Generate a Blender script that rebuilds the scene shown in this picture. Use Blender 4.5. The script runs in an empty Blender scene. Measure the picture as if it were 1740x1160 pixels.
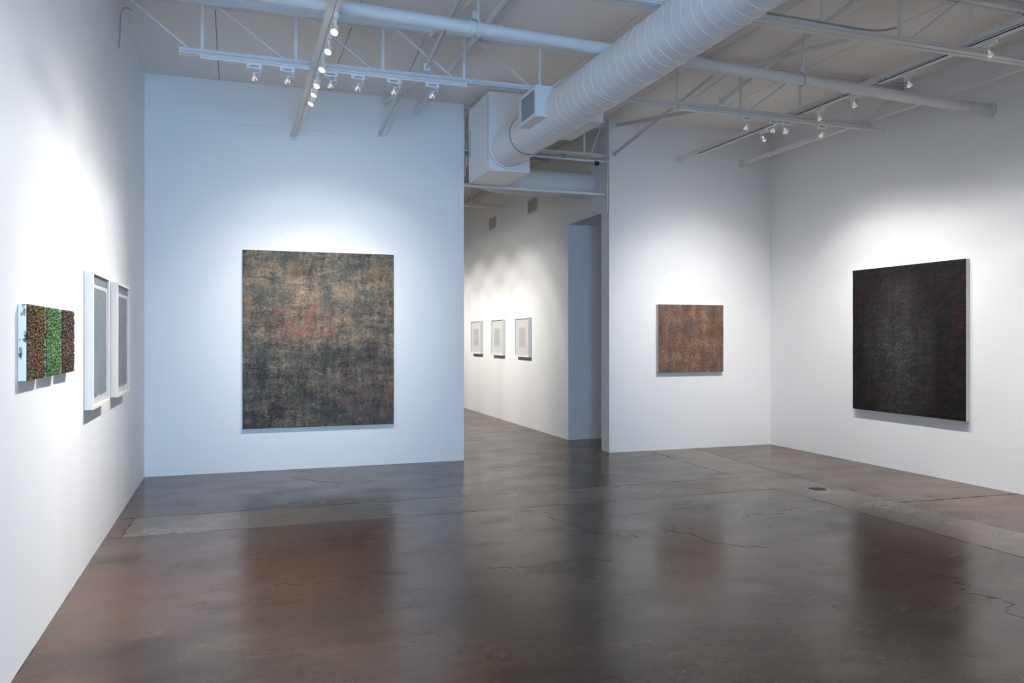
import bpy, math, random
from mathutils import Vector, Matrix
random.seed(7)
S = bpy.context.scene
COL = S.collection
R = math.radians

# ------------------------------------------------------------------ camera
cd = bpy.data.cameras.new('camera'); cam = bpy.data.objects.new('camera', cd); COL.objects.link(cam)
cam.location = (0, 0, 1.52); cam.rotation_euler = (R(90), 0, R(-19.15))
cd.sensor_width = 36; cd.lens = 28.0; cd.shift_y = -7 / 1740; cd.clip_start = .05
S.camera = cam
# ------------------------------------------------------------------ world, daylight, exposure
w = bpy.data.worlds.new('sky'); S.world = w; w.use_nodes = True
w.node_tree.nodes['Background'].inputs[0].default_value = (.42, .66, 1, 1)
w.node_tree.nodes['Background'].inputs[1].default_value = 2.0
dl = bpy.data.lights.new('daylight', 'AREA'); dl.shape = 'RECTANGLE'; dl.size = 2.2; dl.size_y = 2.7
dl.color = (.27, .58, 1.0); dl.energy = 525
dlo = bpy.data.objects.new('daylight', dl); COL.objects.link(dlo)
dlo.location = (.35, -5.3, 1.75); dlo.rotation_euler = (R(90), 0, 0)
S.view_settings.view_transform = 'Standard'; S.view_settings.look = 'None'
S.view_settings.gamma = 1; S.view_settings.exposure = 0.15
try: S.view_settings.use_curve_mapping = False
except Exception: pass
S.cycles.denoising_prefilter = 'NONE'; S.cycles.max_bounces = 8; S.cycles.diffuse_bounces = 5; S.cycles.sample_clamp_indirect = 4

LAMP_W = 3.2        # scales every track lamp
# ------------------------------------------------------------------ dimensions
XL, XR, YB, ZC = -.935, 7.19, 9.5, 4.40      # main room: left, right, back wall, deck
WT = .24                                     # partition thickness
OX0, OX1 = 2.67, 4.657                       # opening in the back wall
YA, YBT = 7.12, 5.0                          # trusses

# ------------------------------------------------------------------ node helpers
class NT:
    def __init__(s, name):
        s.m = bpy.data.materials.new(name); s.m.use_nodes = True
        s.t = s.m.node_tree; s.b = s.t.nodes['Principled BSDF']
    def n(s, typ, **kw):
        nd = s.t.nodes.new(typ)
        for k, v in kw.items(): setattr(nd, k, v)
        return nd
    def link(s, a, b): s.t.links.new(a, b)
    def coord(s, scale=(1, 1, 1), loc=(0, 0, 0)):
        if not hasattr(s, 'tc'): s.tc = s.n('ShaderNodeTexCoord')
        mp = s.n('ShaderNodeMapping'); mp.inputs['Scale'].default_value = scale; mp.inputs['Location'].default_value = loc
        s.link(s.tc.outputs['Object'], mp.inputs[0]); return mp.outputs[0]
    def noise(s, scale=(1, 1, 1), detail=6, rough=.6, loc=(0, 0, 0), dist=0):
        nd = s.n('ShaderNodeTexNoise'); nd.inputs['Scale'].default_value = 1; nd.inputs['Detail'].default_value = detail
        nd.inputs['Roughness'].default_value = rough; nd.inputs['Distortion'].default_value = dist
        s.link(s.coord(scale, loc), nd.inputs['Vector']); return nd.outputs['Fac']
    def ramp(s, fac, stops, interp='LINEAR'):
        nd = s.n('ShaderNodeValToRGB'); cr = nd.color_ramp; cr.interpolation = interp
        while len(cr.elements) < len(stops): cr.elements.new(.5)
        for e, (p, c) in zip(cr.elements, stops):
            e.position = p; e.color = (c, c, c, 1) if isinstance(c, (int, float)) else (*c, 1)
        s.link(fac, nd.inputs[0]); return nd.outputs[0]
    def mix(s, fac, a, b, mode='MIX'):
        nd = s.n('ShaderNodeMix', data_type='RGBA', blend_type=mode)
        for sock, v in ((nd.inputs[0], fac), (nd.inputs[6], a), (nd.inputs[7], b)):
            if isinstance(v, bpy.types.NodeSocket): s.link(v, sock)
            elif isinstance(v, (int, float)): sock.default_value = v
            else: sock.default_value = (*v, 1)
        return nd.outputs[2]
    def math(s, op, a, b=0.0):
        nd = s.n('ShaderNodeMath', operation=op)
        for sock, v in ((nd.inputs[0], a), (nd.inputs[1], b)):
            if isinstance(v, bpy.types.NodeSocket): s.link(v, sock)
            else: sock.default_value = v
        return nd.outputs[0]
    def blob(s, cx, cz, rx, rz, soft=.6):
        """1 inside an ellipse in the local x-z plane, 0 outside"""
        v = s.coord((1 / rx, 0, 1 / rz), (-cx / rx, 0, -cz / rz))
        ln = s.n('ShaderNodeVectorMath', operation='LENGTH'); s.link(v, ln.inputs[0])
        return s.ramp(s.math('MULTIPLY', ln.outputs['Value'], .5), [(.5 * (1 - soft), 1), (.5 * (1 + soft), 0)])
    def bump(s, h, strength=.3, dist=.01):
        nd = s.n('ShaderNodeBump'); nd.inputs['Strength'].default_value = strength; nd.inputs['Distance'].default_value = dist
        s.link(h, nd.inputs['Height']); s.link(nd.outputs[0], s.b.inputs['Normal'])
    def out(s, color=None, rough=None, metal=0, spec=.5):
        for k, v in (('Base Color', color), ('Roughness', rough)):
            if v is None: continue
            if isinstance(v, bpy.types.NodeSocket): s.link(v, s.b.inputs[k])
            elif isinstance(v, (int, float)): s.b.inputs[k].default_value = v
            else: s.b.inputs[k].default_value = (*v, 1)
        s.b.inputs['Metallic'].default_value = metal
        s.b.inputs['Specular IOR Level'].default_value = spec
        return s.m

def hexc(r, g, b):
    f = lambda c: (c / 255 / 12.92) if c / 255 <= .04045 else ((c / 255 + .055) / 1.055) ** 2.4
    return (f(r), f(g), f(b))

M = {}
def paint(name, col, rough=.5, bump=.06, scale=60, var=.04, spec=.3):
    t = NT(name); v = t.noise((.8,) * 3, 4)
    c2 = tuple(c * (1 - var) for c in col)
    t.bump(t.noise((scale,) * 3, 3), bump, .004)
    M[name] = t.out(t.mix(v, c2, col), rough, 0, spec)
paint('wall_paint', (.86, .86, .855), .55, var=.02)
paint('ceiling_paint', (.89, .85, .80), .75, .1, 40, .05)
paint('steel_paint', (.78, .77, .75), .45, .05, 80, .06)
paint('duct_paint', (.80, .80, .80), .42, .05, 30, .05)
paint('frame_white', (.88, .785, .70), .45, .05, 120, .06)
paint('frame_clean', (.82, .81, .78), .4, .04, 120, .04)
paint('canvas_white', (.72, .69, .63), .8, .3, 200, .3)
paint('lamp_white', (.85, .84, .82), .35)
paint('dark_rubber', (.012, .012, .013), .5)
paint('slot_dark', (.03, .03, .035), .6)
paint('grille_grey', (.33, .34, .35), .5)
paint('louver_pale', (.50, .50, .49), .5)
paint('print_paper', (.80, .80, .79), .7)
paint('grey_print', (.24, .25, .26), .6)
paint('crack_dark', (.020, .016, .013), .7)
t = NT('joint_dark'); M['joint_dark'] = t.out(t.mix(t.noise((3,) * 3), (.015, .012, .010), (.03, .025, .02)), .8)
t = NT('chrome'); t.b.inputs['Emission Color'].default_value = (1, .96, .9, 1); t.b.inputs['Emission Strength'].default_value = .16; t.bump(t.noise((90,) * 3, 2), .35, .004); M['chrome'] = t.out((.86, .87, .88), .12, 1)
t = NT('glass'); t.b.inputs['Transmission Weight'].default_value = 1; t.b.inputs['IOR'].default_value = 1.02
t.b.inputs['Alpha'].default_value = .16; M['glass'] = t.out((.93, .97, .96), .03)
t = NT('lit_lens'); t.b.inputs['Emission Color'].default_value = (1, .95, .86, 1); t.b.inputs['Emission Strength'].default_value = 30
M['lit_lens'] = t.out((1, .97, .9), .3)

# floor: stained, sealed concrete
def concrete(name, lo, mid, hi, rlo=.20, rhi=.30):
    t = NT(name)
    a = t.noise((.5, .75, 1), 6, .55); b = t.noise((1.7, 3.0, 1), 7, .62, (5, 2, 0)); c = t.noise((6, 13, 1), 5, .65, (3, 1, 0))
    v = t.math('ADD', t.math('MULTIPLY', a, .45), t.math('ADD', t.math('MULTIPLY', b, .35), t.math('MULTIPLY', c, .20)))
    col = t.ramp(v, [(.36, lo), (.50, mid), (.64, hi)])                                   # cloudy stain
    warm = t.ramp(t.noise((.8, .6, 1), 4, .5, (11, 3, 0)), [(.38, 0), (.66, 1)])
    col = t.mix(t.math('MULTIPLY', warm, .55), col, tuple(m * k for m, k in zip(mid, (1.45, .98, .70))))
    blot = t.ramp(t.noise((.9, 1.6, 1), 5, .6, (17, 5, 0)), [(.30, 1), (.44, 0)])           # dark worn blotches
    col = t.mix(t.math('MULTIPLY', blot, .6), col, tuple(x * .6 for x in lo))
    st = t.ramp(t.noise((1.1, 13, 1), 5, .6, (2, 9, 0)), [(.30, 1), (.42, 0)])              # long scuffs
    col = t.mix(t.math('MULTIPLY', st, .4), col, lo)
    sc = t.ramp(t.noise((3, 26, 1), 4, .6, (7, 2, 0)), [(.66, 0), (.72, 1)])                # pale scratches
    col = t.mix(t.math('MULTIPLY', sc, .22), col, tuple(x * 1.5 for x in hi))
    sp = t.ramp(t.noise((17, 24, 1), 2, .5, (1, 8, 0)), [(.24, 1), (.30, 0)])               # dark flecks
    col = t.mix(t.math('MULTIPLY', sp, .8), col, (.006, .005, .004))
    rg = t.ramp(b, [(.32, rhi), (.68, rlo)])
    M[name] = t.out(col, rg, 0, .36)
concrete('stained_concrete', (.026, .0145, .0095), (.068, .0410, .0275), (.122, .079, .055))
concrete('patch_concrete', (.070, .056, .045), (.122, .102, .085), (.185, .160, .134), .25, .34)

# ------------------------------------------------------------------ mesh helpers
class MB:
    def __init__(s): s.v = []; s.f = []
    def add(s, vs, fs):
        o = len(s.v); s.v += [tuple(p) for p in vs]; s.f += [tuple(i + o for i in f) for f in fs]; return s
    def box(s, x0, x1, y0, y1, z0, z1, m=None):
        vs = [Vector(p) for p in ((x0, y0, z0), (x1, y0, z0), (x1, y1, z0), (x0, y1, z0), (x0, y0, z1), (x1, y0, z1), (x1, y1, z1), (x0, y1, z1))]
        if m: vs = [m @ p for p in vs]
        return s.add(vs, [(0, 3, 2, 1), (4, 5, 6, 7), (0, 1, 5, 4), (1, 2, 6, 5), (2, 3, 7, 6), (3, 0, 4, 7)])
    def bar(s, p0, p1, wd, ht, up=(0, 0, 1)):
        p0, p1 = Vector(p0), Vector(p1); d = (p1 - p0).normalized()
        a = d.cross(Vector(up));  a = a.normalized() if a.length > 1e-4 else Vector((1, 0, 0)); b = a.cross(d).normalized()
        vs = [p + a * sx * wd / 2 + b * sz * ht / 2 for p in (p0, p1) for sx, sz in ((-1, -1), (1, -1), (1, 1), (-1, 1))]
        return s.add(vs, [(0, 3, 2, 1), (4, 5, 6, 7), (0, 1, 5, 4), (1, 2, 6, 5), (2, 3, 7, 6), (3, 0, 4, 7)])
    def tube(s, pts, r, n=10, cap=True):
        pts = [Vector(p) for p in pts]; rs = r if isinstance(r, (list, tuple)) else [r] * len(pts); rings = []
        prev = None
        for i, p in enumerate(pts):
            d = (pts[min(i + 1, len(pts) - 1)] - pts[max(i - 1, 0)]).normalized()
            a = prev if prev is not None else (Vector((0, 0, 1)) if abs(d.z) < .9 else Vector((1, 0, 0)))
            a = (a - d * a.dot(d)).normalized(); prev = a; b = d.cross(a)
            rings.append([p + (a * math.cos(2 * math.pi * k / n) + b * math.sin(2 * math.pi * k / n)) * rs[i] for k in range(n)])
        vs = [v for g in rings for v in g]; fs = []
        for i in range(len(pts) - 1):
            for k in range(n):
                k2 = (k + 1) % n; fs.append((i * n + k, i * n + k2, (i + 1) * n + k2, (i + 1) * n + k))
        if cap: fs += [tuple(range(n))[::-1], tuple(range((len(pts) - 1) * n, len(pts) * n))]
        return s.add(vs, fs)
    def lathe(s, prof, n=16, m=None):
        """profile [(r, z)] about local z"""
        vs = []; fs = []
        for r, z in prof:
            for k in range(n):
                v = Vector((r * math.cos(2 * math.pi * k / n), r * math.sin(2 * math.pi * k / n), z)); vs.append(m @ v if m else v)
        for i in range(len(prof) - 1):
            for k in range(n):
                k2 = (k + 1) % n; fs.append((i * n + k, i * n + k2, (i + 1) * n + k2, (i + 1) * n + k))
        return s.add(vs, fs)
    def prism(s, poly, z0, z1):
        n = len(poly); vs = [(x, y, z0) for x, y in poly] + [(x, y, z1) for x, y in poly]
        return s.add(vs, [tuple(range(n))[::-1], tuple(range(n, 2 * n))] + [(i, (i + 1) % n, n + (i + 1) % n, n + i) for i in range(n)])
    def mesh(s, name, mat, origin=(0, 0, 0), smooth=False):
        o = Vector(origin); me = bpy.data.meshes.new(name)
        me.from_pydata([tuple(Vector(v) - o) for v in s.v], [], s.f); me.materials.append(M[mat] if isinstance(mat, str) else mat)
        if smooth:
            me.polygons.foreach_set('use_smooth', [True] * len(me.polygons))
            try: me.set_sharp_from_angle(angle=R(40))
            except Exception: pass
        me.update(); return me
    def build(s, name, mat, parent=None, origin=(0, 0, 0), smooth=False, bevel=0):
        ob = bpy.data.objects.new(name, s.mesh(name, mat, origin, smooth)); COL.objects.link(ob)
        if parent: ob.parent = parent
        else: ob.location = origin
        if bevel:
            b = ob.modifiers.new('bevel', 'BEVEL'); b.width = bevel; b.segments = 2; b.limit_method = 'ANGLE'
        return ob
def tag(o, label=None, cat=None, group=None, kind=None):
    for k, v in (('label', label), ('category', cat), ('group', group), ('kind', kind)):
        if v: o[k] = v
    return o
def thing(name, label, cat, loc=(0, 0, 0), rz=0, group=None):
    o = bpy.data.objects.new(name, None); o.empty_display_size = .1; COL.objects.link(o)
    o.location = loc; o.rotation_euler = (0, 0, rz); return tag(o, label, cat, group)
def struct(name, mb, mat, label, cat, **k): return tag(mb.build(name, mat, **k), label, cat, kind='structure')

# ------------------------------------------------------------------ floor
base = MB().box(XL - .3, XR + .3, -5.2, 20.2, -.12, -.012)
floor = struct('floor', base, 'joint_dark', 'dark stained polished concrete floor of the gallery', 'floor')
def jag(poly, step=.09, amp=.006, cut=None):
    out = []
    for i, (p, q) in enumerate(zip(poly, poly[1:] + poly[:1])):
        p, q = Vector(p), Vector(q); L = (q - p).length; n = max(1, int(L / step)); d = (q - p) / L; nn = Vector((-d.y, d.x))
        for k in range(n):
            a = p + (q - p) * k / n
            out.append(tuple(a + nn * random.uniform(-amp, amp) if k and (cut is None or i in cut) else a))
    return out
g = .010
slabs = [
  ('stained_concrete', [(XL, -5), (5.14 - g, -5), (5.14 - g, 6.69 - g), (-.82, 6.69 - g), (XL, 6.69 - g)], None),
  ('stained_concrete', [(XL, 7.36 + g), (5.16 - g, 7.36 + g), (5.24 - g, YB + .06), (XR + .2, YB + .06), (XR + .2, 20), (XL, 20)], None),
  ('stained_concrete', [(5.77 + g, -5), (XR, -5), (XR, 5.70 - g), (5.77 + g, 5.76 - g)], None),
  ('stained_concrete', [(5.77 + g, 5.76 + g), (XR, 5.70 + g), (XR, YB + .05), (5.93 + g, YB + .05), (5.79 + g, 7.6)], None),
  ('stained_concrete', [(XL, 6.69 + .004), (-.82 - .004, 6.69 + .004), (-.80 - .004, 7.36 - .004), (XL, 7.36 - .004)], None),
  ('patch_concrete', [(-.82, 6.69), (5.14, 6.69), (5.14, -5), (5.77, -5), (5.79, 7.6), (5.93, YB + .05), (5.24, YB + .05), (5.16, 7.36), (-.80, 7.36)], None)]
for mt, poly, cut in slabs:
    MB().prism(jag(poly, cut=cut), -.012, 0).build('concrete_slab', mt, floor)
for pts in ([(2.55, 6.45), (2.5, 6.2), (2.62, 5.95), (2.6, 5.7), (2.75, 5.55), (2.95, 5.35)],
            [(4.4, 4.2), (4.22, 4.05), (4.3, 3.8), (4.12, 3.6), (4.2, 3.4), (4.05, 3.25), (4.1, 3.0)],
            [(1.55, 5.0), (1.85, 4.95), (2.2, 5.02), (2.5, 4.9)], [(.55, 9.0), (.85, 8.6), (1.05, 8.45), (.95, 8.1)],
            [(3.2, 5.6), (3.35, 5.3), (3.32, 5.1), (3.5, 4.9), (3.7, 4.85)], [(4.75, 5.9), (4.45, 5.75), (4.2, 5.8), (3.9, 5.6)],
            [(3.3, 8.9), (3.6, 8.3), (3.95, 7.9), (4.3, 7.55)], [(.2, 5.1), (.5, 5.05), (.8, 5.15), (1.1, 5.08)]):
    fine = []
    for a, b in zip(pts, pts[1:]):
        for k in range(6):
            u = k / 6; fine.append((a[0] + (b[0] - a[0]) * u + random.uniform(-.035, .035), a[1] + (b[1] - a[1]) * u + random.uniform(-.035, .035)))
    wd = .0020; vs = []; fs = []
    for i, (x, y) in enumerate(fine):
        vs += [(x - wd, y - wd, .0006), (x + wd, y + wd, .0006)]
        if i: fs.append((2 * i - 2, 2 * i - 1, 2 * i + 1, 2 * i))
    MB().add(vs, fs).build('crack', 'crack_dark', floor)
cv = thing('cleanout_cover', 'round dark metal cleanout cover set in the pale concrete strip', 'floor cover', (5.50, 6.52, 0))
MB().lathe([(.001, .004), (.10, .004), (.115, .002), (.118, 0)], 24).build('plate', 'grille_grey', cv)
kn = MB()
for i in range(-5, 6):
    for j in range(-5, 6):
        if i * i + j * j < 26: kn.box(i * .018 - .005, i * .018 + .005, j * .018 - .005, j * .018 + .005, .0035, .006)
tag(kn.build('knurls', 'joint_dark', cv), kind='stuff')

# ------------------------------------------------------------------ walls
SEAM = 3.924
def bwall(name, x0, x1, label):
    m = MB().box(x0, x1, YB, YB + WT, 0, SEAM - .003).box(x0, x1, YB + .005, YB + WT, SEAM + .003, ZC).box(x0, x1, YB + .012, YB + WT, SEAM - .003, SEAM + .003)
    return struct(name, m, 'wall_paint', label, 'wall')
bwall('wall_back', XL, OX0, 'white partition wall behind the large dark abstract painting')
bwall('wall_back_right', OX1, XR, 'white partition wall with the small brown painting')
struct('wall_left', MB().box(XL - .2, XL, -5.2, 20.2, 0, ZC), 'wall_paint', 'long white wall with the triptych and two white frames', 'wall')
struct('wall_right', MB().box(XR, XR + .2, -5.2, YB + WT, 0, ZC), 'wall_paint', 'white wall carrying the large black painting', 'wall')
# entrance wall with its window, behind the viewer
wx0, wx1, wz0, wz1 = -.75, 1.45, .35, 3.1
fw = MB().box(XL, wx0, -5.2, -5, 0, ZC).box(wx1, XR, -5.2, -5, 0, ZC).box(wx0, wx1, -5.2, -5, 0, wz0).box(wx0, wx1, -5.2, -5, wz1, ZC)
struct('wall_front', fw, 'wall_paint', 'white entrance wall with a tall window', 'wall')
wf = MB()
for x in (wx0 + .03, (wx0 + wx1) / 2, wx1 - .03): wf.box(x - .03, x + .03, -5.14, -5.06, wz0, wz1)
for z in (wz0 + .03, wz1 - .03): wf.box(wx0, wx1, -5.135, -5.065, z - .03, z + .03)
struct('window_1', wf, 'steel_paint', 'tall daylight window in the entrance wall', 'window')
struct('wall_light_baffle', MB().box(1.75, 1.9, -5, -.55, 0, ZC), 'wall_paint', 'unseen white partition added to limit the entrance window daylight', 'wall')  # unseen partition, put in so the blue daylight fades towards the right
# far room and side passage
XC = 4.66; YD0, YD1, ZD = YB + WT, 10.88, 3.19
cw = MB().box(XC, XC + .2, YD1, 20, 0, ZC).box(XC, XC + .2, YD0, YD1, ZD, ZC).box(XC + .2, 6.6, YD1, YD1 + .2, 0, ZD + .1)
struct('wall_corridor', cw, 'wall_paint', 'white wall of the room beyond with three small framed prints', 'wall')
struct('wall_passage', MB().box(6.6, 6.8, YD0, YD1 + .2, 0, ZD + .1), 'wall_paint', 'end wall of the side passage', 'wall')
struct('ceiling_passage', MB().box(XC + .2, 6.6, YD0, YD1, ZD, ZD + .1), 'wall_paint', 'low ceiling of the side passage', 'ceiling')
struct('wall_far', MB().box(XL, XC + .2, 20, 20.2, 0, ZC), 'wall_paint', 'far end wall of the room beyond the opening', 'wall')

# ceiling of deck panels
ceil = struct('ceiling', MB().box(XL - .2, XR + .2, -5.2, 20.2, ZC + .02, ZC + .14), 'louver_pale', 'off-white roof deck with long panel seams', 'ceiling')
xs = [XL - .2] + [-.17 + 1.19 * k for k in range(7)] + [XR + .2]
for a, b in zip(xs, xs[1:]):
    MB().box(a + .004, b - .004, -5.2, 20.2, ZC, ZC + .02).build('deck_panel', 'ceiling_paint', ceil)

# ------------------------------------------------------------------ trusses
def angles(mb, x0, x1, y, z0, z1, leg=.05, t=.006, gap=.014, flip=False):
    """a pair of steel angles back to back"""
    for s in (-1, 1):
        a, b = sorted((y + s * gap / 2, y + s * (gap / 2 + t))); mb.box(x0, x1, a, b, z0, z1)
        c, d = sorted((y + s * (gap / 2 + t), y + s * (gap / 2 + leg)))
        if flip: mb.box(x0, x1, c, d, z1 - t, z1)
        else: mb.box(x0, x1, c, d, z0, z0 + t * 1.6)
    return mb
def truss(y, x0, x1, label, zb=3.862, zt=4.285, vx=None, bx=None, up=None):
    mid = (x0 + x1) / 2; O = (x0, y, zb)
    T = thing('roof_truss', label, 'roof truss', O, 0, 'white steel roof trusses')
    angles(MB(), x0, x1, y, zt, ZC - .03, .055, flip=False).box(x0, x1, y - .03, y + .03, ZC - .03, ZC - .001).build('top_chord', 'steel_paint', T, O)
    bc = angles(MB(), bx[0], bx[1], y, zb, zb + .058, .048)
    bc.tube([(bx[0] + .02, y - .036, zb + .028), (bx[1] - .02, y - .036, zb + .028)], .011, 8)
    bc.build('bottom_chord', 'steel_paint', T, O, smooth=True)
    for x in vx:
        MB().box(x - .013, x + .013, y - .0065, y + .0065, zb + .01, zt + .02).build('web_vertical', 'steel_paint', T, O)
    for i, x in enumerate(vx[:-1]):
        n = vx[i + 1]
        if n - x > 1: continue
        a, b = ((x + .1, n - .08) if (x + n) / 2 < mid else (n - .1, x + .08))
        MB().bar((a, y, zt + .02), (b, y, zb + .03), .012, .03, (0, 1, 0)).build('web_diagonal', 'steel_paint', T, O)
    for a, b in (((x0 + .08, zt + .01), (vx[0] - .09, zb + .035)), ((x1 - .08, zt + .01), (vx[-1] + .09, zb + .035))):
        MB().bar((a[0], y, a[1]), (b[0], y, b[1]), .012, .032, (0, 1, 0)).build('web_diagonal', 'steel_paint', T, O)
    return T
VX = [-.26 + .7535 * k for k in range(10)]
BX = (-.44, 6.72)
truss(YA, XL, XR, 'white steel roof truss just before the back partitions, with light track under it', vx=VX, bx=BX)
truss(YBT, XL, XR, 'white steel roof truss crossing between the drain pipe and the entrance', vx=VX, bx=BX)
truss(2.88, XL, XR, 'white steel roof truss over the entrance side of the gallery', vx=VX, bx=BX)
truss(YB + .12, OX0, OX1, 'short stretch of white truss bridging the opening above the thin sprinkler pipe', zb=3.90, vx=[2.85, 3.6, 4.35], bx=(OX0, OX1))
for yy, lb in ((11.7, 'white roof truss in the room beyond, behind the short round duct'), (13.72, 'white roof truss farther back in the room beyond, near the small wall vent')):
    truss(yy, XL, XC, lb, vx=[-.5 + .75 * k for k in range(7)] , bx=(XL + .4, XC - .12))

# ------------------------------------------------------------------ bridging bars along the room
def angle_bar(name, label, x, y0, y1, z, w_=.045, h_=.04, group=None):
    o = (x, y1, z)
    m = MB().box(x - w_ / 2, x + w_ / 2, y0, y1, z, z + .006).box(x - w_ / 2, x - w_ / 2 + .006, y0, y1, z + .006, z + h_)
    T = thing(name, label, 'steel bar', o, 0, group); m.build('angle', 'steel_paint', T, o)
    MB().box(x - .04, x + .04, y1 - .012, y1, z - .03, z + .07).build('wall_plate', 'steel_paint', T, o)
    return T
angle_bar('bridging_bar', 'white steel bar over the lit lamps, ending on the partition above the large painting', .63, -1, YB, 3.822)
angle_bar('bridging_bar', 'white steel bar carrying the dark-slotted light track near the right wall', 5.70, -1, YB, 3.925)
angle_bar('bridging_bar', 'white steel bar without lamps running closest to the black painting wall', 6.71, -1, YB, 3.935, .06)
def brace(x, ya, za, yb, zb, label):
    T = thing('cross_brace', label, 'steel brace', (x, ya, za), 0, 'diagonal cross braces between trusses')
    o = (x, ya, za); d = Vector((0, yb - ya, zb - za)).normalized(); nrm = Vector((0, -d.z, d.y))
    a, b = Vector((x, ya, za)), Vector((x, yb, zb))
    MB().bar(a, b, .04, .006, nrm).bar(a + Vector((-.017, 0, 0)) + nrm * .02, b + Vector((-.017, 0, 0)) + nrm * .02, .006, .036, nrm).build('angle', 'steel_paint', T, o)
    MB().box(x - .03, x + .03, ya - .004, ya + .004, za - .035, za + .035).build('clip_plate', 'steel_paint', T, o)
for x, nm in ((1.66, 'left of the big duct'), (4.76, 'right of the big duct')):
    brace(x - .025, YB - .005, 3.95, YA + .07, 4.27, 'steel brace rising from the partition, ' + nm)
    brace(x + .025, YB - .005, 4.34, YA + .07, 3.96, 'steel brace falling from the top of the partition, ' + nm)
    brace(x - .025, YA - .07, 3.96, YBT + .07, 4.27, 'steel brace rising over the drain pipe, ' + nm)
    brace(x + .025, YA - .07, 4.27, YBT + .07, 3.96, 'steel brace falling over the drain pipe, ' + nm)

# ------------------------------------------------------------------ pipes
def pl(z0, z1, x0, x1, x): return z0 + (z1 - z0) * (x - x0) / (x1 - x0)
PY = 6.0; pz = lambda x: pl(3.964, 3.806, .99, XR, x)
P = thing('drain_pipe', 'thick white pipe crossing the room under the roof with strap hangers', 'pipe', (XL, PY, pz(XL)))
o = P.location.copy()
MB().tube([(XL, PY, pz(XL)), (XR, PY, pz(XR))], .051, 24).build('pipe_run', 'steel_paint', P, o, True)
for x in (1.45, 1.72, 1.95): MB().tube([(x, PY, pz(x)), (x + .05, PY, pz(x + .05))], .056, 24).build('coupling', 'steel_paint', P, o, True)
MB().tube([(XR - .30, PY, pz(XR - .3)), (XR - .12, PY, pz(XR - .12)), (XR - .02, PY, pz(XR))], [.057, .057, .054], 24).build('end_fitting', 'steel_paint', P, o, True)
MB().tube([(XR - .03, PY, pz(XR)), (XR, PY, pz(XR))], .075, 24).build('wall_collar', 'steel_paint', P, o, True)
for x in (1.80, 4.90):
    z = pz(x); T = thing('pipe_hanger', 'steel strap hanger around the drain pipe ' + ('left' if x < 3 else 'right') + ' of the big duct', 'pipe hanger', (x, PY, z))
    o2 = (x, PY, z); st = MB()
    pts = [(x, PY + .060 * math.sin(a), z + .060 * math.cos(a)) for a in [R(20 + 320 * k / 20) for k in range(21)]]
    for a, b in zip(pts, pts[1:]):
        c = (Vector(a) + Vector(b)) / 2; st.bar(a, b, .035, .005, Vector(c) - Vector((x, PY, z)))
    st.build('strap', 'steel_paint', T, o2)
    MB().bar((x, PY, z + .056), (x, PY, z + .20), .02, .02).bar((x - .02, PY, z + .07), (x - .02, PY, z + .13), .05, .03).build('clevis', 'steel_paint', T, o2)
    MB().bar((x, PY, z + .19), (x, PY, ZC - .001), .009, .009).build('hanger_rod', 'steel_paint', T, o2)
YP = (2.07, 4.250)
P = thing('roof_pipe', 'white pipe under the deck ending on the partition beside the big duct', 'pipe', (YP[0], YB, YP[1])); o = P.location.copy()
MB().tube([(YP[0], -1, YP[1]), (YP[0], YB, YP[1])], .030, 16).build('pipe_run', 'steel_paint', P, o, True)
for y in (8.0, 6.4): MB().tube([(YP[0], y, YP[1]), (YP[0], y + .07, YP[1])], .034, 16).build('coupling', 'steel_paint', P, o, True)

# rail, sprinkler line and conduits around the opening
T = thing('tie_rail', 'thin white rail spanning the opening under the plenum box', 'rail', (OX0, YB + .1, 3.415))
MB().box(OX0, OX1, YB + .085, YB + .115, 3.40, 3.43).build('bar', 'steel_paint', T, T.location)
MB().box(OX1 - .012, OX1, YB + .06, YB + .14, 3.37, 3.46).build('end_plate', 'steel_paint', T, T.location)
T = thing('sprinkler_pipe', 'thin white pipe across the top of the opening under the short truss', 'pipe', (OX0, YB + .05, 3.845))
MB().tube([(OX0, YB + .05, 3.85), (OX1, YB + .05, 3.84)], .016, 12).build('pipe_run', 'steel_paint', T, T.location, True)
MB().tube([(4.02, YB + .05, 3.82), (4.02, YB + .05, 3.895)], .008, 8).box(3.98, 4.06, YB + .035, YB + .065, 3.893, 3.90).build('hanger', 'grille_grey', T, T.location)
T = thing('security_camera', 'small black camera hanging by the end of the thin sprinkler pipe', 'camera', (4.47, YB + .02, 3.84))
MB().tube([(4.47, YB + .0, 3.79), (4.455, YB - .06, 3.785)], [.026, .030], 14).build('housing', 'dark_rubber', T, T.location, True)
MB().tube([(4.47, YB + .03, 3.84), (4.47, YB + .01, 3.80)], .008, 8).build('bracket', 'dark_rubber', T, T.location, True)
def cable(name, label, cat, pts, r, mat='steel_paint'):
    fine = []
    for i in range(len(pts) - 1):
        p0, p1, p2, p3 = (Vector(pts[max(0, min(len(pts) - 1, i + k))]) for k in (-1, 0, 1, 2))
        for k in range(8):
            u = k / 8; fine.append(.5 * ((2 * p1) + (p2 - p0) * u + (2 * p0 - 5 * p1 + 4 * p2 - p3) * u * u + (3 * p1 - p0 - 3 * p2 + p3) * u ** 3))
    fine.append(Vector(pts[-1])); ob = MB().tube(fine, r, 8).build(name, mat, None, pts[0], True); return tag(ob, label, cat)
cable('conduit', 'thin conduit running down the partition edge and under the passage header', 'conduit',
      [(4.645, YB + .05, 3.82), (4.645, YB + .03, 3.74), (4.645, YB + .03, 3.4), (4.645, YB + .03, 3.22), (4.645, YB + .09, 3.13), (4.645, YB + .22, 3.12)], .008)
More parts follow.
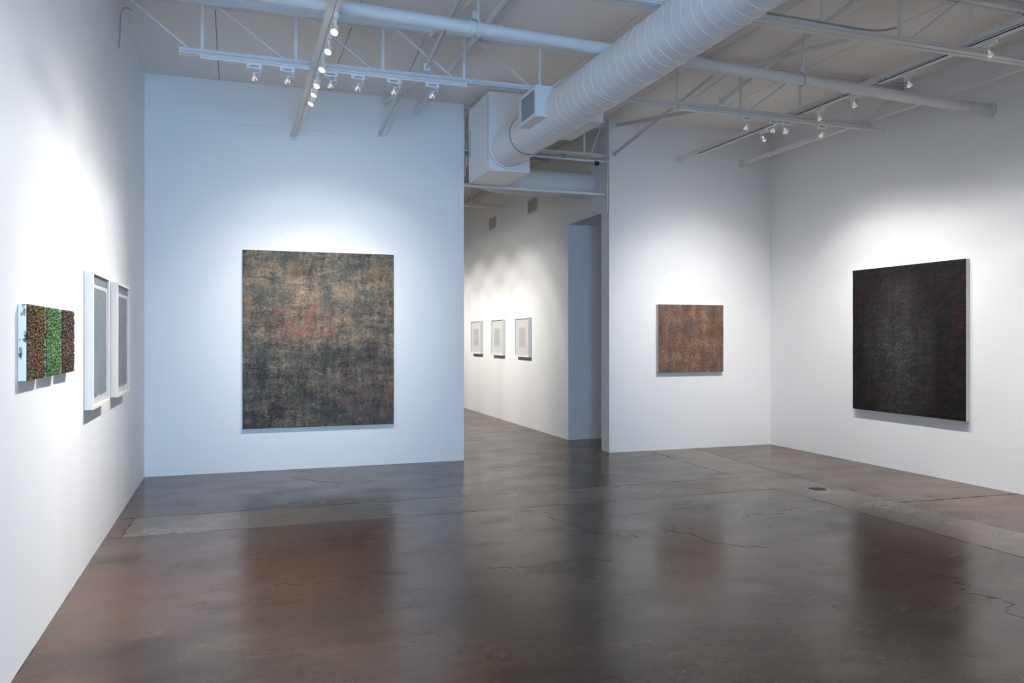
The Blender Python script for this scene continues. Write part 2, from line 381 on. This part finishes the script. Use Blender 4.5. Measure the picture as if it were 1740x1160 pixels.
cable('conduit', 'vertical conduit in the slot between large partition and plenum box', 'conduit', [(2.69, YB + .08, 3.50), (2.69, YB + .08, 3.8), (2.69, YB + .08, 4.1), (2.69, YB + .08, 4.38)], .012)
cable('cable', 'dark cable drooping down the left wall by the truss end', 'cable',
      [(XL + .09, 7.62, 4.36), (XL + .03, 7.56, 4.35), (XL + .010, 7.50, 4.24), (XL + .010, 7.471, 4.08), (XL + .010, 7.40, 3.956)], .004, 'grille_grey')
cable('cable', 'grey cable laid along the truss chord near the drain pipe', 'cable',
      [(3.55, YBT, 3.945), (4.1, YBT - .02, 3.932), (4.6, YBT, 3.935), (4.85, YBT + .02, 3.96), (5.0, YBT + .02, 4.0)], .008, 'grille_grey')
cable('cable', 'slack white cable along a brace end at the partition', 'cable', [(1.70, YB - .02, 3.93), (1.72, YB - .3, 4.0), (1.73, 8.8, 4.10), (1.72, 8.3, 4.13), (1.70, 7.9, 4.2)], .006)

# ------------------------------------------------------------------ ducts
DX, DZ, DR = 2.906, 3.645, .207
def duct_rings(mb, y0, y1, step, r, ex=.0030):
    turns = int((y1 - y0) / step); n = 40; pts = []
    for k in range(turns * n + 1):
        a = 2 * math.pi * k / n; pts.append((DX + r * math.cos(a), y0 + step * k / n, DZ + r * math.sin(a)))
    return mb.tube(pts, ex, 5)
D = thing('round_duct', 'large white spiral ventilation duct running along the room into the plenum box', 'duct', (DX, 8.5, DZ)); o = D.location.copy()
MB().tube([(DX, -4.9, DZ), (DX, 7.86, DZ)], DR, 56).build('spiral_run', 'duct_paint', D, o, True)
MB().tube([(DX, 7.84, DZ), (DX, 8.492, DZ)], DR + .004, 56).build('collar_run', 'duct_paint', D, o, True)
tag(duct_rings(MB(), 3.6, 7.8, .117, DR).build('spiral_seam', 'duct_paint', D, o, True), kind='stuff')
for y in (5.85, 7.84): MB().tube([(DX, y, DZ), (DX, y + .012, DZ)], DR + .004, 56).build('joint_band', 'duct_paint', D, o, True)
MB().tube([(DX, 8.470, DZ), (DX, 8.492, DZ)], DR + .022, 56).build('flange', 'duct_paint', D, o, True)
def grille_box(xa, xb, y0, y1, z0, z1, label, face):
    """square outlet on the duct flank; face -1 looks to -x"""
    xo = xa if face < 0 else xb; o = D.location.copy(); t_ = .008
    m = MB().box(xa, xb, y0, y0 + t_, z0, z1).box(xa, xb, y1 - t_, y1, z0, z1).box(xa, xb, y0 + t_, y1 - t_, z0, z0 + t_).box(xa, xb, y0 + t_, y1 - t_, z1 - t_, z1)
    T = m.build('outlet_box', 'duct_paint', D, o); T['label'] = label
    f = MB(); e = .035; a, b = (xo - .012, xo) if face < 0 else (xo, xo + .012)
    f.box(a, b, y0, y0 + e, z0, z1).box(a, b, y1 - e, y1, z0, z1).box(a, b, y0 + e, y1 - e, z0, z0 + e).box(a, b, y0 + e, y1 - e, z1 - e, z1); f.build('face_frame', 'duct_paint', T, o)
    n = 12
    for k in range(n):
        y = y0 + e + (y1 - y0 - 2 * e) * (k + .5) / n; c = Vector((xo - face * .012, y, (z0 + z1) / 2)); d = Vector((.016, .012 * face, 0)) * .5
        MB().bar(c - Vector((0, 0, (z1 - z0) / 2 - e)), c + Vector((0, 0, (z1 - z0) / 2 - e)), .003, .026, d).build('louver', 'grille_grey', T, o)
    MB().box(*sorted((xo - face * .05, xo - face * .055)), y0 + t_, y1 - t_, z0 + t_, z1 - t_).build('damper', 'slot_dark', T, o)
grille_box(DX - DR - .08, DX - .14, 6.85, 7.30, 3.556, 3.845, 'square white grille outlet on the duct flank facing the large painting', -1)
grille_box(DX + .14, DX + DR + .06, 6.62, 7.34, 3.49, 3.76, 'square outlet on the duct flank facing the black painting wall', 1)
PX0, PX1, PYA, PYB, PZ0, PZ1 = 2.682, 3.160, 8.50, 9.30, 3.392, 4.275
T = thing('plenum_box', 'white sheet-metal plenum box joining both round ducts at the opening', 'duct box', ((PX0 + PX1) / 2, (PYA + PYB) / 2, PZ0)); o = T.location.copy()
MB().box(PX0, PX1, PYA, PYB, PZ0, PZ1).build('body', 'duct_paint', T, o)
for s in (0, 1):
    x = (PX0, PX1)[s]
    for y in (PYA, PYB):
        yy = (y - .004, y + .03) if y == PYA else (y - .03, y + .004); xx = (x - .005, x) if s == 0 else (x, x + .005)
        MB().box(*xx, *yy, PZ0, PZ1).build('corner_flange', 'duct_paint', T, o)
MB().box(PX0 - .003, PX0, PYA + .035, PYA + .045, PZ0 + .12, PZ1 - .02).box(PX0 - .003, PX0, PYB - .045, PYB - .037, PZ0 + .3, PZ1 - .25).build('seam_gap', 'slot_dark', T, o)
MB().box(PX0, PX1 + .004, PYA - .006, PYA, PZ0 - .004, PZ0 + .03).build('front_lip', 'duct_paint', T, o)
D2 = thing('branch_duct', 'short round white duct from the plenum into the wall of the room beyond', 'duct', (XC, 10.15, 3.63)); o = D2.location.copy()
el = [(2.93, PYB + .006, 3.63), (2.93, 9.55, 3.63)] + [(2.93 + .55 * (1 - math.cos(a)), 9.60 + .55 * math.sin(a), 3.63) for a in [R(15 * k) for k in range(1, 7)]]
MB().tube(el, .178, 36).build('elbow', 'duct_paint', D2, o, True)
MB().tube([(3.47, 10.15, 3.63), (XC, 10.15, 3.63)], .182, 40).build('straight_run', 'duct_paint', D2, o, True)
for x in (3.48, 3.56): MB().tube([(x, 10.15, 3.63), (x + .012, 10.15, 3.63)], .187, 40).build('joint_band', 'duct_paint', D2, o, True)

# wall vents in the room beyond
for y0, y1, lab in ((14.30, 14.75, 'small square wall vent above the two farther framed prints'), (12.15, 12.58, 'small square wall vent above the framed print next to the passage')):
    z0, z1 = 3.60, 3.81; T = thing('wall_vent', lab, 'vent', (XC, (y0 + y1) / 2, z0)); o = T.location.copy(); e = .03
    MB().box(XC - .012, XC, y0 - e, y0, z0 - e, z1 + e).box(XC - .012, XC, y1, y1 + e, z0 - e, z1 + e).box(XC - .012, XC, y0, y1, z0 - e, z0).box(XC - .012, XC, y0, y1, z1, z1 + e).build('frame', 'frame_clean', T, o)
    MB().box(XC - .003, XC, y0, y1, z0, z1).build('backing', 'slot_dark', T, o)
    for k in range(14):
        y = y0 + (y1 - y0) * (k + .5) / 14; MB().box(XC - .010, XC - .003, y - .010, y + .010, z0, z1).build('louver', 'louver_pale', T, o)

# ------------------------------------------------------------------ light tracks
def track(label, p0, p1, group=None):
    p0, p1 = Vector(p0), Vector(p1); d = (p1 - p0).normalized(); a = d.cross(Vector((0, 0, 1)))
    T = thing('light_track', label, 'light track', p0, 0, group)
    MB().bar(p0, p1, .034, .030).build('channel', 'lamp_white', T, p0)
    for s in (-1, 1):
        q = a * s * .0175
        MB().bar(p0 + q, p1 + q, .002, .009 if group else .003).build('conductor_slot', 'slot_dark' if group else 'grille_grey', T, p0)
    return T
track('white light track under the truss facing the large painting', (-.28, YA - .035, 3.845), (2.02, YA - .035, 3.845))
track('white light track under the truss facing the small brown painting', (4.25, YA - .035, 3.845), (6.87, YA - .035, 3.845))
track('white light track beside the steel bar with the lit lamps', (.675, -1, 3.838), (.675, 9.05, 3.838))
track('dark-slotted light track between truss and partition near the right wall', (5.70, YA + .06, 3.905), (5.70, 9.0, 3.905), 'tracks on the right-hand steel bar')
track('dark-slotted light track between the two trusses near the right wall', (5.70, PY + .08, 3.905), (5.70, YA - .06, 3.905), 'tracks on the right-hand steel bar')
track('dark-slotted light track between the near truss and the drain pipe', (5.70, YBT + .06, 3.905), (5.70, PY - .08, 3.905), 'tracks on the right-hand steel bar')
track('dark-slotted light track entrance side of the trusses near the right wall', (5.70, -.9, 3.905), (5.70, YBT - .06, 3.905), 'tracks on the right-hand steel bar')
track('white light track in the room beyond the opening', (2.1, 10.8, 3.84), (2.1, 17.5, 3.84))

# lamp meshes shared by all fixtures
def lamp_meshes():
    a = MB().box(-.06, .06, -.016, .016, -.036, 0).mesh('adapter', 'lamp_white')
    lb = MB().box(-.035, .035, -.0168, -.0160, -.026, -.014).mesh('rating_label', 'grille_grey')
    pts = [(.02, 0, -.034), (.045, 0, -.045), (.05, 0, -.065), (.02, 0, -.07), (0, 0, -.085)]
    arm = MB().tube(pts, .0035, 6).tube([(.045, 0, -.034), (.052, 0, -.06), (.05, 0, -.09), (.03, 0, -.105)], .0022, 5).mesh('arm', 'lamp_white', smooth=True)
    stem = MB().box(-.010, .010, -.006, .006, -.075, -.034).tube([(.01, 0, -.06), (.035, 0, -.055), (.048, 0, -.065), (.04, 0, -.08), (.026, 0, -.082)], .003, 6).mesh('stem', 'lamp_white', smooth=True)
    rf = MB().lathe([(.004, .032), (.009, .032), (.010, .018), (.016, .012), (.022, .001), (.0255, -.012), (.0265, -.02), (.0265, -.023)], 20).mesh('reflector', 'chrome', smooth=True)
    ln = MB().lathe([(.0005, -.019), (.012, -.020), (.0255, -.0215)], 20).mesh('lens', 'lit_lens', smooth=True)
    sk = MB().lathe([(.0005, .046), (.009, .046), (.009, .028), (.0005, .028)], 10).mesh('socket', 'lamp_white', smooth=True)
    return a, lb, arm, stem, rf, ln, sk
LM = lamp_meshes()
def lamp(pos, target, label, group, along, style='wire', power=60, cone=50, blend=.75, color=(1, .98, .962)):
    T = thing('track_lamp', label, 'spotlight', pos, 0 if along == 'x' else R(90), group)
    def part(name, me, par, loc=(0, 0, 0), rot=None):
        ob = bpy.data.objects.new(name, me); COL.objects.link(ob); ob.parent = par; ob.location = loc
        if rot is not None: ob.rotation_mode = 'QUATERNION'; ob.rotation_quaternion = rot
        return ob
    ad = part('adapter', LM[0], T); part('rating_label', LM[1], ad)
    part('arm', LM[2] if style == 'wire' else LM[3], T)
    hl = Vector((0, 0, -.108)); hw = Vector(pos) + hl
    d = (Vector(target) - hw).normalized()
    q = (-d).to_track_quat('Z', 'Y')
    qr = Matrix.Rotation(-T.rotation_euler.z, 3, 'Z').to_quaternion() @ q
    h = part('reflector', LM[4], T, hl, qr); part('lens', LM[5], h); part('socket', LM[6], h)
    L = bpy.data.lights.new('lamp_beam', 'SPOT'); L.energy = power * LAMP_W; L.spot_size = R(150); L.spot_blend = .2
    L.color = color; L.shadow_soft_size = .022
    L.use_nodes = True; nt = L.node_tree; em = nt.nodes['Emission']        # photometric profile of the lamp: hot core, wide spill
    tc = nt.nodes.new('ShaderNodeTexCoord'); sx = nt.nodes.new('ShaderNodeSeparateXYZ'); nt.links.new(tc.outputs['Normal'], sx.inputs[0])
    ab = nt.nodes.new('ShaderNodeMath'); ab.operation = 'ABSOLUTE'; nt.links.new(sx.outputs['Z'], ab.inputs[0])
    cr = nt.nodes.new('ShaderNodeValToRGB'); nt.links.new(ab.outputs[0], cr.inputs[0]); cr.color_ramp.interpolation = 'EASE'
    stops = [(max(0, math.cos(R(a))), v) for a, v in ((76, 0), (62, .005), (46, .022), (cone * .90, .10), (cone * .60, .46), (cone * .33, .87), (0, 1))]
    while len(cr.color_ramp.elements) < len(stops): cr.color_ramp.elements.new(.5)
    for e, (p, v) in zip(cr.color_ramp.elements, stops): e.position = p; e.color = (v, v, v, 1)
    nt.links.new(cr.outputs[0], em.inputs['Strength'])
    lo = part('lamp_beam', L, h, (0, 0, -.03))
    return T
zt = 3.83
ORD = ['first', 'second', 'third', 'fourth', 'fifth', 'sixth', 'seventh', 'eighth', 'ninth', 'tenth']
for i, (x, tx, tz) in enumerate(((.151, .35, 1.2), (.421, .55, 1.9), (.784, .8, 1.1), (1.02, 1.05, 2.0), (1.34, 1.25, 1.2), (1.692, 1.5, 1.7))):
    lamp((x, YA - .035, zt), (tx, YB, tz), ORD[i] + ' spotlight from the triptych wall on the truss track before the large painting', 'spotlights for the large painting', 'x', power=24, cone=33)
for i, (x, tx, tz) in enumerate(((5.057, 5.55, 1.0), (5.397, 5.75, 1.6), (5.56, 6.0, 1.1), (6.027, 6.15, 1.5))):
    lamp((x, YA - .035, zt), (tx, YB, tz), ORD[i] + ' spotlight from the big duct on the truss track before the brown painting', 'spotlights for the brown painting', 'x', power=30, cone=38)
for i, (y, ty, tz, pw) in enumerate(((2.2, 2.0, .2, 60), (3.0, 4.2, 1.2, 32), (4.9, 6.2, 1.3, 34), (5.80, 3.8, .3, 90), (6.214, 4.5, .4, 78), (6.644, 5.5, .6, 50), (7.084, 6.05, .8, 46), (7.354, 6.9, .8, 26), (7.644, 7.05, .9, 26))):  # lamps nearest the entrance are out of view, added for neutral light here
    lamp((.675, y, 3.823), (XL, ty, tz), ORD[8 - i] + ' lit spotlight from the back partition on the track along the triptych wall', 'lit spotlights for the left wall', 'y', 'stem', power=pw, cone=37)
for i, (y, ty, tz) in enumerate(((7.65, 7.75, .5), (7.27, 7.5, .9), (6.728, 7.1, .8), (6.238, 6.6, .4), (5.57, 6.0, .7), (4.762, 4.9, .4), (3.6, 3.6, .5), (2.4, 2.2, .6), (1.0, 1.0, .6))):  # last ones, towards the entrance, are unseen, added and boosted for bounce light
    lamp((5.70, y, 3.890), (XR, ty, tz), ORD[i] + ' spotlight from the partition on the dark-slotted track before the black painting', 'spotlights for the black painting', 'y', power=31 if y > 4 else 195, cone=46)
for i, (y, ty) in enumerate(((11.4, 12.0), (12.9, 12.75), (14.2, 14.1), (15.5, 15.5), (17, 17))):
    lamp((2.1, y, 3.825), (XC, ty, 1.2), ORD[i] + ' spotlight from the opening on the track in the room beyond', 'spotlights in the room beyond', 'y', power=110 if i else 45, cone=37, color=(1, .965, .91))

# ------------------------------------------------------------------ paintings
def canvas(name, label, loc, rz, wd, ht, th, mat, edge='canvas_white', relief=0, res=.03):
    """stretched canvas; local x runs along the wall, local -y faces the room, origin at the middle of its back"""
    loc = Vector(loc) + Matrix.Rotation(rz, 3, 'Z') @ Vector((0, -.002, 0))
    T = thing(name, label, 'painting', loc, rz); nx, nz = max(2, int(wd / res)), max(2, int(ht / res)); rr = random.Random(3)
    vs = []; fs = []
    for j in range(nz + 1):
        for i in range(nx + 1):
            e = i in (0, nx) or j in (0, nz)
            dx = dz = 0
            if relief and not e: dx, dz = rr.uniform(-.3, .3) * res, rr.uniform(-.3, .3) * res
            vs.append((-wd / 2 + wd * i / nx + dx, -th - (rr.random() * relief if not e else relief * .3 * rr.random()), -ht / 2 + ht * j / nz + dz))
    for j in range(nz):
        for i in range(nx):
            a = j * (nx + 1) + i; fs.append((a, a + 1, a + nx + 2, a + nx + 1))
    f = MB().add(vs, fs).build('painted_face', mat, T, smooth=True)
    e = .0015
    MB().box(-wd / 2, wd / 2, -th + e, 0, -ht / 2, ht / 2).build('canvas_sides', edge, T)
    return T
C = hexc
# 1 large abstract
t = NT('abstract_paint'); W1, H1 = 1.713, 2.02
h1 = t.noise((4, 1, 11), 9, .72, dist=.25); v1 = t.noise((12, 1, 3.2), 9, .72, (3, 0, 7), .25); big = t.noise((2.6, 1, 2.4), 5, .6, (9, 0, 4)); fine = t.noise((30, 1, 52), 3, .7)
v = t.math('ADD', t.math('ADD', t.math('MULTIPLY', h1, .36), t.math('MULTIPLY', v1, .30)), t.math('ADD', t.math('MULTIPLY', big, .22), t.math('MULTIPLY', fine, .30)))
tz = t.n('ShaderNodeSeparateXYZ'); t.link(t.coord((1, 1, 1)), tz.inputs[0])
lowdark = t.ramp(t.math('ADD', t.math('MULTIPLY', tz.outputs['Z'], .5), .5), [(.05, .055), (.38, .035), (.52, 0), (.85, 0), (1, .02)])   # painted darker at foot
v = t.math('SUBTRACT', t.math('SUBTRACT', v, .075), lowdark)
col = t.ramp(v, [(.38, C(34, 35, 37)), (.45, C(62, 61, 57)), (.50, C(94, 87, 76)), (.55, C(128, 112, 92)), (.63, C(170, 146, 118))])
blue = t.ramp(t.noise((3, 1, 4.2), 8, .7, (21, 0, 13), .4), [(.46, 0), (.60, 1)])
col = t.mix(t.math('MULTIPLY', blue, .45), col, C(64, 76, 76))
oc = t.ramp(t.noise((4, 1, 3), 7, .7, (31, 0, 3), .4), [(.54, 0), (.66, 1)]); col = t.mix(t.math('MULTIPLY', oc, .4), col, C(140, 108, 66))
red = t.math('MULTIPLY', t.blob(-.22, .20, .30, .20, .8), t.ramp(t.noise((5, 1, 11), 8, .75, (2, 0, 2), .5), [(.46, 0), (.60, 1)])); col = t.mix(t.math('MULTIPLY', red, .7), col, C(158, 82, 74))
pk = t.math('MULTIPLY', t.blob(.62, -.62, .32, .30, .9), t.ramp(t.noise((6, 1, 9), 8, .75, (7, 0, 2), .5), [(.45, 0), (.62, 1)])); col = t.mix(t.math('MULTIPLY', pk, .6), col, C(126, 88, 84))
spk = t.ramp(t.noise((75, 1, 75), 1, .5, (3, 0, 3)), [(.70, 0), (.76, 1)]); col = t.mix(t.math('MULTIPLY', spk, .55), col, C(196, 184, 166))
t.bump(fine, .6, .01); M['abstract_paint'] = t.out(col, .62, 0, .3)
canvas('abstract_painting', 'large abstract painting, mottled brown and blue-grey with a reddish patch', (.931, YB, 1.497), 0, W1, H1, .04, 'abstract_paint', relief=.006)
# 2 brown weave
t = NT('brown_weave'); W2, H2 = 1.017, .918
a = t.noise((7, 1, 5), 7, .65, (4, 0, 4), .3); b = t.noise((48, 1, 54), 3, .7); vv = t.noise((22, 1, 7), 6, .6, (8, 0, 1))
v = t.math('ADD', t.math('MULTIPLY', a, .42), t.math('ADD', t.math('MULTIPLY', b, .48), t.math('MULTIPLY', vv, .10)))
col = t.ramp(v, [(.36, C(56, 47, 43)), (.46, C(98, 78, 67)), (.53, C(124, 96, 80)), (.62, C(172, 136, 110))])
gr = t.ramp(t.noise((5, 1, 3.4), 7, .65, (14, 0, 2), .3), [(.48, 0), (.62, 1)]); col = t.mix(t.math('MULTIPLY', gr, .5), col, C(92, 88, 82))
orr = t.ramp(t.noise((9, 1, 8), 7, .7, (24, 0, 2)), [(.52, 0), (.66, 1)]); col = t.mix(t.math('MULTIPLY', orr, .25), col, C(136, 90, 62))
t.bump(b, 1, .006); M['brown_weave'] = t.out(col, .75, 0, .2)
canvas('woven_painting', 'small square brown painting with woven-looking surface and white canvas sides', (5.866, YB, 1.505), 0, W2, H2, .05, 'brown_weave', relief=.004, res=.02)
# 3 black
t = NT('black_impasto'); W3, H3 = 1.60, 1.685
a = t.noise((5, 1, 22), 8, .7, (4, 0, 4), .3); b = t.noise((34, 1, 60), 3, .7); s3 = t.noise((10, 1, 2), 6, .6, (2, 0, 6))
v = t.math('ADD', t.math('MULTIPLY', a, .4), t.math('ADD', t.math('MULTIPLY', b, .4), t.math('MULTIPLY', s3, .2)))
fig = t.math('MAXIMUM', t.blob(-.10, .48, .20, .20, .8), t.math('MAXIMUM', t.blob(-.10, -.08, .38, .55, .6), t.blob(-.05, -.55, .30, .40, .8)))
col = t.ramp(v, [(.36, C(9, 8, 9)), (.50, C(22, 19, 20)), (.64, C(40, 36, 37))])
col2 = t.ramp(v, [(.36, C(24, 23, 23)), (.50, C(54, 52, 51)), (.64, C(94, 91, 89))])
col = t.mix(t.math('MULTIPLY', fig, .85), col, col2)
rd = t.math('MULTIPLY', t.ramp(t.noise((5, 1, 4), 7, .7, (34, 0, 2)), [(.50, 0), (.64, 1)]), t.math('SUBTRACT', 1.0, fig)); col = t.mix(t.math('MULTIPLY', rd, .5), col, C(62, 26, 22))
t.bump(b, 1, .01); M['black_impasto'] = t.out(col, .6, 0, .2)
canvas('black_painting', 'large near-black painting with a faint grey upright form', (XR, 7.04, 1.493), R(-90), W3, H3, .05, 'black_impasto', relief=.008, res=.025)
# 4 triptych of crusted panels
def crust(name, cols, blotch):
    t = NT(name); a = t.noise((190, 30, 190), 2, .6); b = t.noise((9, 1, 9), 6, .6, (3, 0, 5))
    col = t.ramp(a, [(.34, cols[0]), (.48, cols[1]), (.62, cols[2])]); col = t.mix(t.math('MULTIPLY', t.ramp(b, [(.42, 0), (.62, 1)]), .6), col, blotch)
    t.bump(a, 1, .006); M[name] = t.out(col, .7, 0, .25)
crust('ochre_crust', (C(26, 22, 20), C(84, 64, 42), C(150, 112, 62)), C(52, 46, 42))
crust('green_crust', (C(24, 36, 24), C(64, 110, 62), C(126, 170, 112)), C(78, 84, 52))
crust('brown_crust', (C(24, 19, 20), C(70, 52, 46), C(128, 92, 66)), C(52, 44, 48))
t = NT('stained_side'); sn = t.noise((26, 26, 14), 6, .7); cc = t.mix(t.ramp(sn, [(.52, 0), (.60, 1)]), (.88, .82, .75), C(96, 78, 56)); M['stained_side'] = t.out(cc, .7)
for y0, y1, mt, lab in ((4.155, 4.50, 'ochre_crust', 'small thick panel of crusted ochre and brown paint with stained white side'),
                       (4.545, 4.875, 'green_crust', 'small thick panel of crusted green paint between two brown ones'),
                       (4.925, 5.255, 'brown_crust', 'small thick panel of crusted dark brown paint beside the green one')):
    canvas('crusted_panel', lab, (XL, (y0 + y1) / 2, 1.497), R(90), y1 - y0, .352, .034, mt, edge='stained_side', relief=.011, res=.0055)['group'] = 'three crusted panels on the left wall'

# ------------------------------------------------------------------ framed works
def frame(label, loc, rz, wd, ht, th, fmat, face, build_art, group):
    loc = Vector(loc) + Matrix.Rotation(rz, 3, 'Z') @ Vector((0, -.002, 0))
    T = thing('framed_artwork', label, 'framed art', loc, rz, group)
    for nm, x0, x1, z0, z1 in (('frame_side', -wd / 2, -wd / 2 + face, -ht / 2, ht / 2), ('frame_side', wd / 2 - face, wd / 2, -ht / 2, ht / 2),
                               ('frame_top', -wd / 2 + face, wd / 2 - face, ht / 2 - face, ht / 2), ('frame_bottom', -wd / 2 + face, wd / 2 - face, -ht / 2, -ht / 2 + face)):
        MB().box(x0, x1, -th, 0, z0, z1).build(nm, fmat, T, bevel=.0015)
    iw, ih = wd / 2 - face, ht / 2 - face
    MB().box(-iw, iw, -th + .016, -th + .020, -ih, ih).build('mount_board', 'print_paper', T); Y0 = -th + .016 + .012
    build_art(T, iw, ih, Y0)
    MB().box(-iw, iw, -th + .008, -th + .006, -ih, ih).build('glass_pane', 'glass', T)
def torn(c1, c2, nm):
    t = NT(nm); a = t.noise((120, 1, 10), 4, .7); b = t.noise((10, 1, 120), 4, .7, (3, 0, 1)); cc = t.noise((2.5, 1, 2), 5, .6)
    v = t.math('ADD', t.math('MULTIPLY', a, .35), t.math('ADD', t.math('MULTIPLY', b, .35), t.math('MULTIPLY', cc, .3)))
    M[nm] = t.out(t.ramp(v, [(.4, c1), (.6, c2)]), .7)
    def art(T, iw, ih, Y0):
        rr = random.Random(len(nm)); x0, x1, z0, z1 = -iw + .008, iw - .040, -ih + .055, ih - .085; pts = []
        n = 36
        for k in range(n): pts.append((x0 + (x1 - x0) * k / n, z0 + rr.uniform(-.012, .012)))
        for k in range(n): pts.append((x1 + rr.uniform(-.006, .006), z0 + (z1 - z0) * k / n))
        for k in range(8): pts.append((x1 - (x1 - x0) * k / 8, z1 - (0 if k else .01)))
        pts.append((x0, z1)); m = len(pts)
        vs = [(x, Y0 - .013, z) for x, z in pts] + [(x, Y0 - .012, z) for x, z in pts]
        MB().add(vs, [tuple(range(m))] + [(i, i + m, (i + 1) % m + m, (i + 1) % m) for i in range(m)]).build('painted_field', nm, T)
        MB().box(-iw, iw, Y0 - .014, Y0 - .0125, ih - .058, ih).build('top_band', nm, T)
    return art
G1 = 'two tall white-framed works on the left wall'
frame('tall white-framed work with a grey-green field, next to the crusted panels', (XL, 6.185, 1.502), R(90), .715, .915, .055, 'frame_white', .022, torn(C(112, 122, 124), C(150, 158, 156), 'grey_green_field'), G1)
frame('tall white-framed work with a mauve-grey field, next to the room corner', (XL, 7.345, 1.502), R(90), .715, .915, .055, 'frame_white', .022, torn(C(118, 112, 122), C(152, 148, 154), 'mauve_field'), G1)
def print_art(nm, c1, c2, bar, dot):
    t = NT(nm); a = t.noise((90, 1, 40), 4, .8); M[nm] = t.out(t.ramp(a, [(.4, c1), (.6, c2)]), .7)
    def art(T, iw, ih, Y0):
        MB().box(-.155, .155, Y0 - .0135, Y0 - .012, -.165, .165).build('print', nm, T)
        if bar:
            for k in range(12): MB().box(-.15 + k * .0255, -.138 + k * .0255, Y0 - .0142, Y0 - .0135, -.155, .155).build('stripe', 'grey_print_light', T)
        if dot: MB().lathe([(.0005, 0), (.04, 0)], 20, Matrix.Translation((0, Y0 - .0145, .0)) @ Matrix.Rotation(R(90), 4, 'X') @ Matrix.Scale(1.6, 4, (0, 1, 0))).build('white_spot', 'print_paper', T)
    return art
paint('grey_print_light', (.60, .61, .60), .7)
for y, ar, lb in ((12.76, print_art('pink_dotted_print', C(226, 200, 198), C(205, 206, 208), False, False), 'white-framed small print of pink and grey dots, nearest the passage'),
                  (14.135, print_art('pale_striped_print', C(206, 209, 206), C(220, 222, 220), True, False), 'white-framed small print of pale grey stripes, middle of three'),
                  (15.515, print_art('pink_grey_print', C(214, 200, 200), C(194, 197, 202), False, True), 'white-framed small print with a white spot, farthest along the wall')):
    frame(lb, (XC, y, 1.522), R(-90), .67, .67, .06, 'frame_clean', .022, ar, 'three white-framed prints in the room beyond')
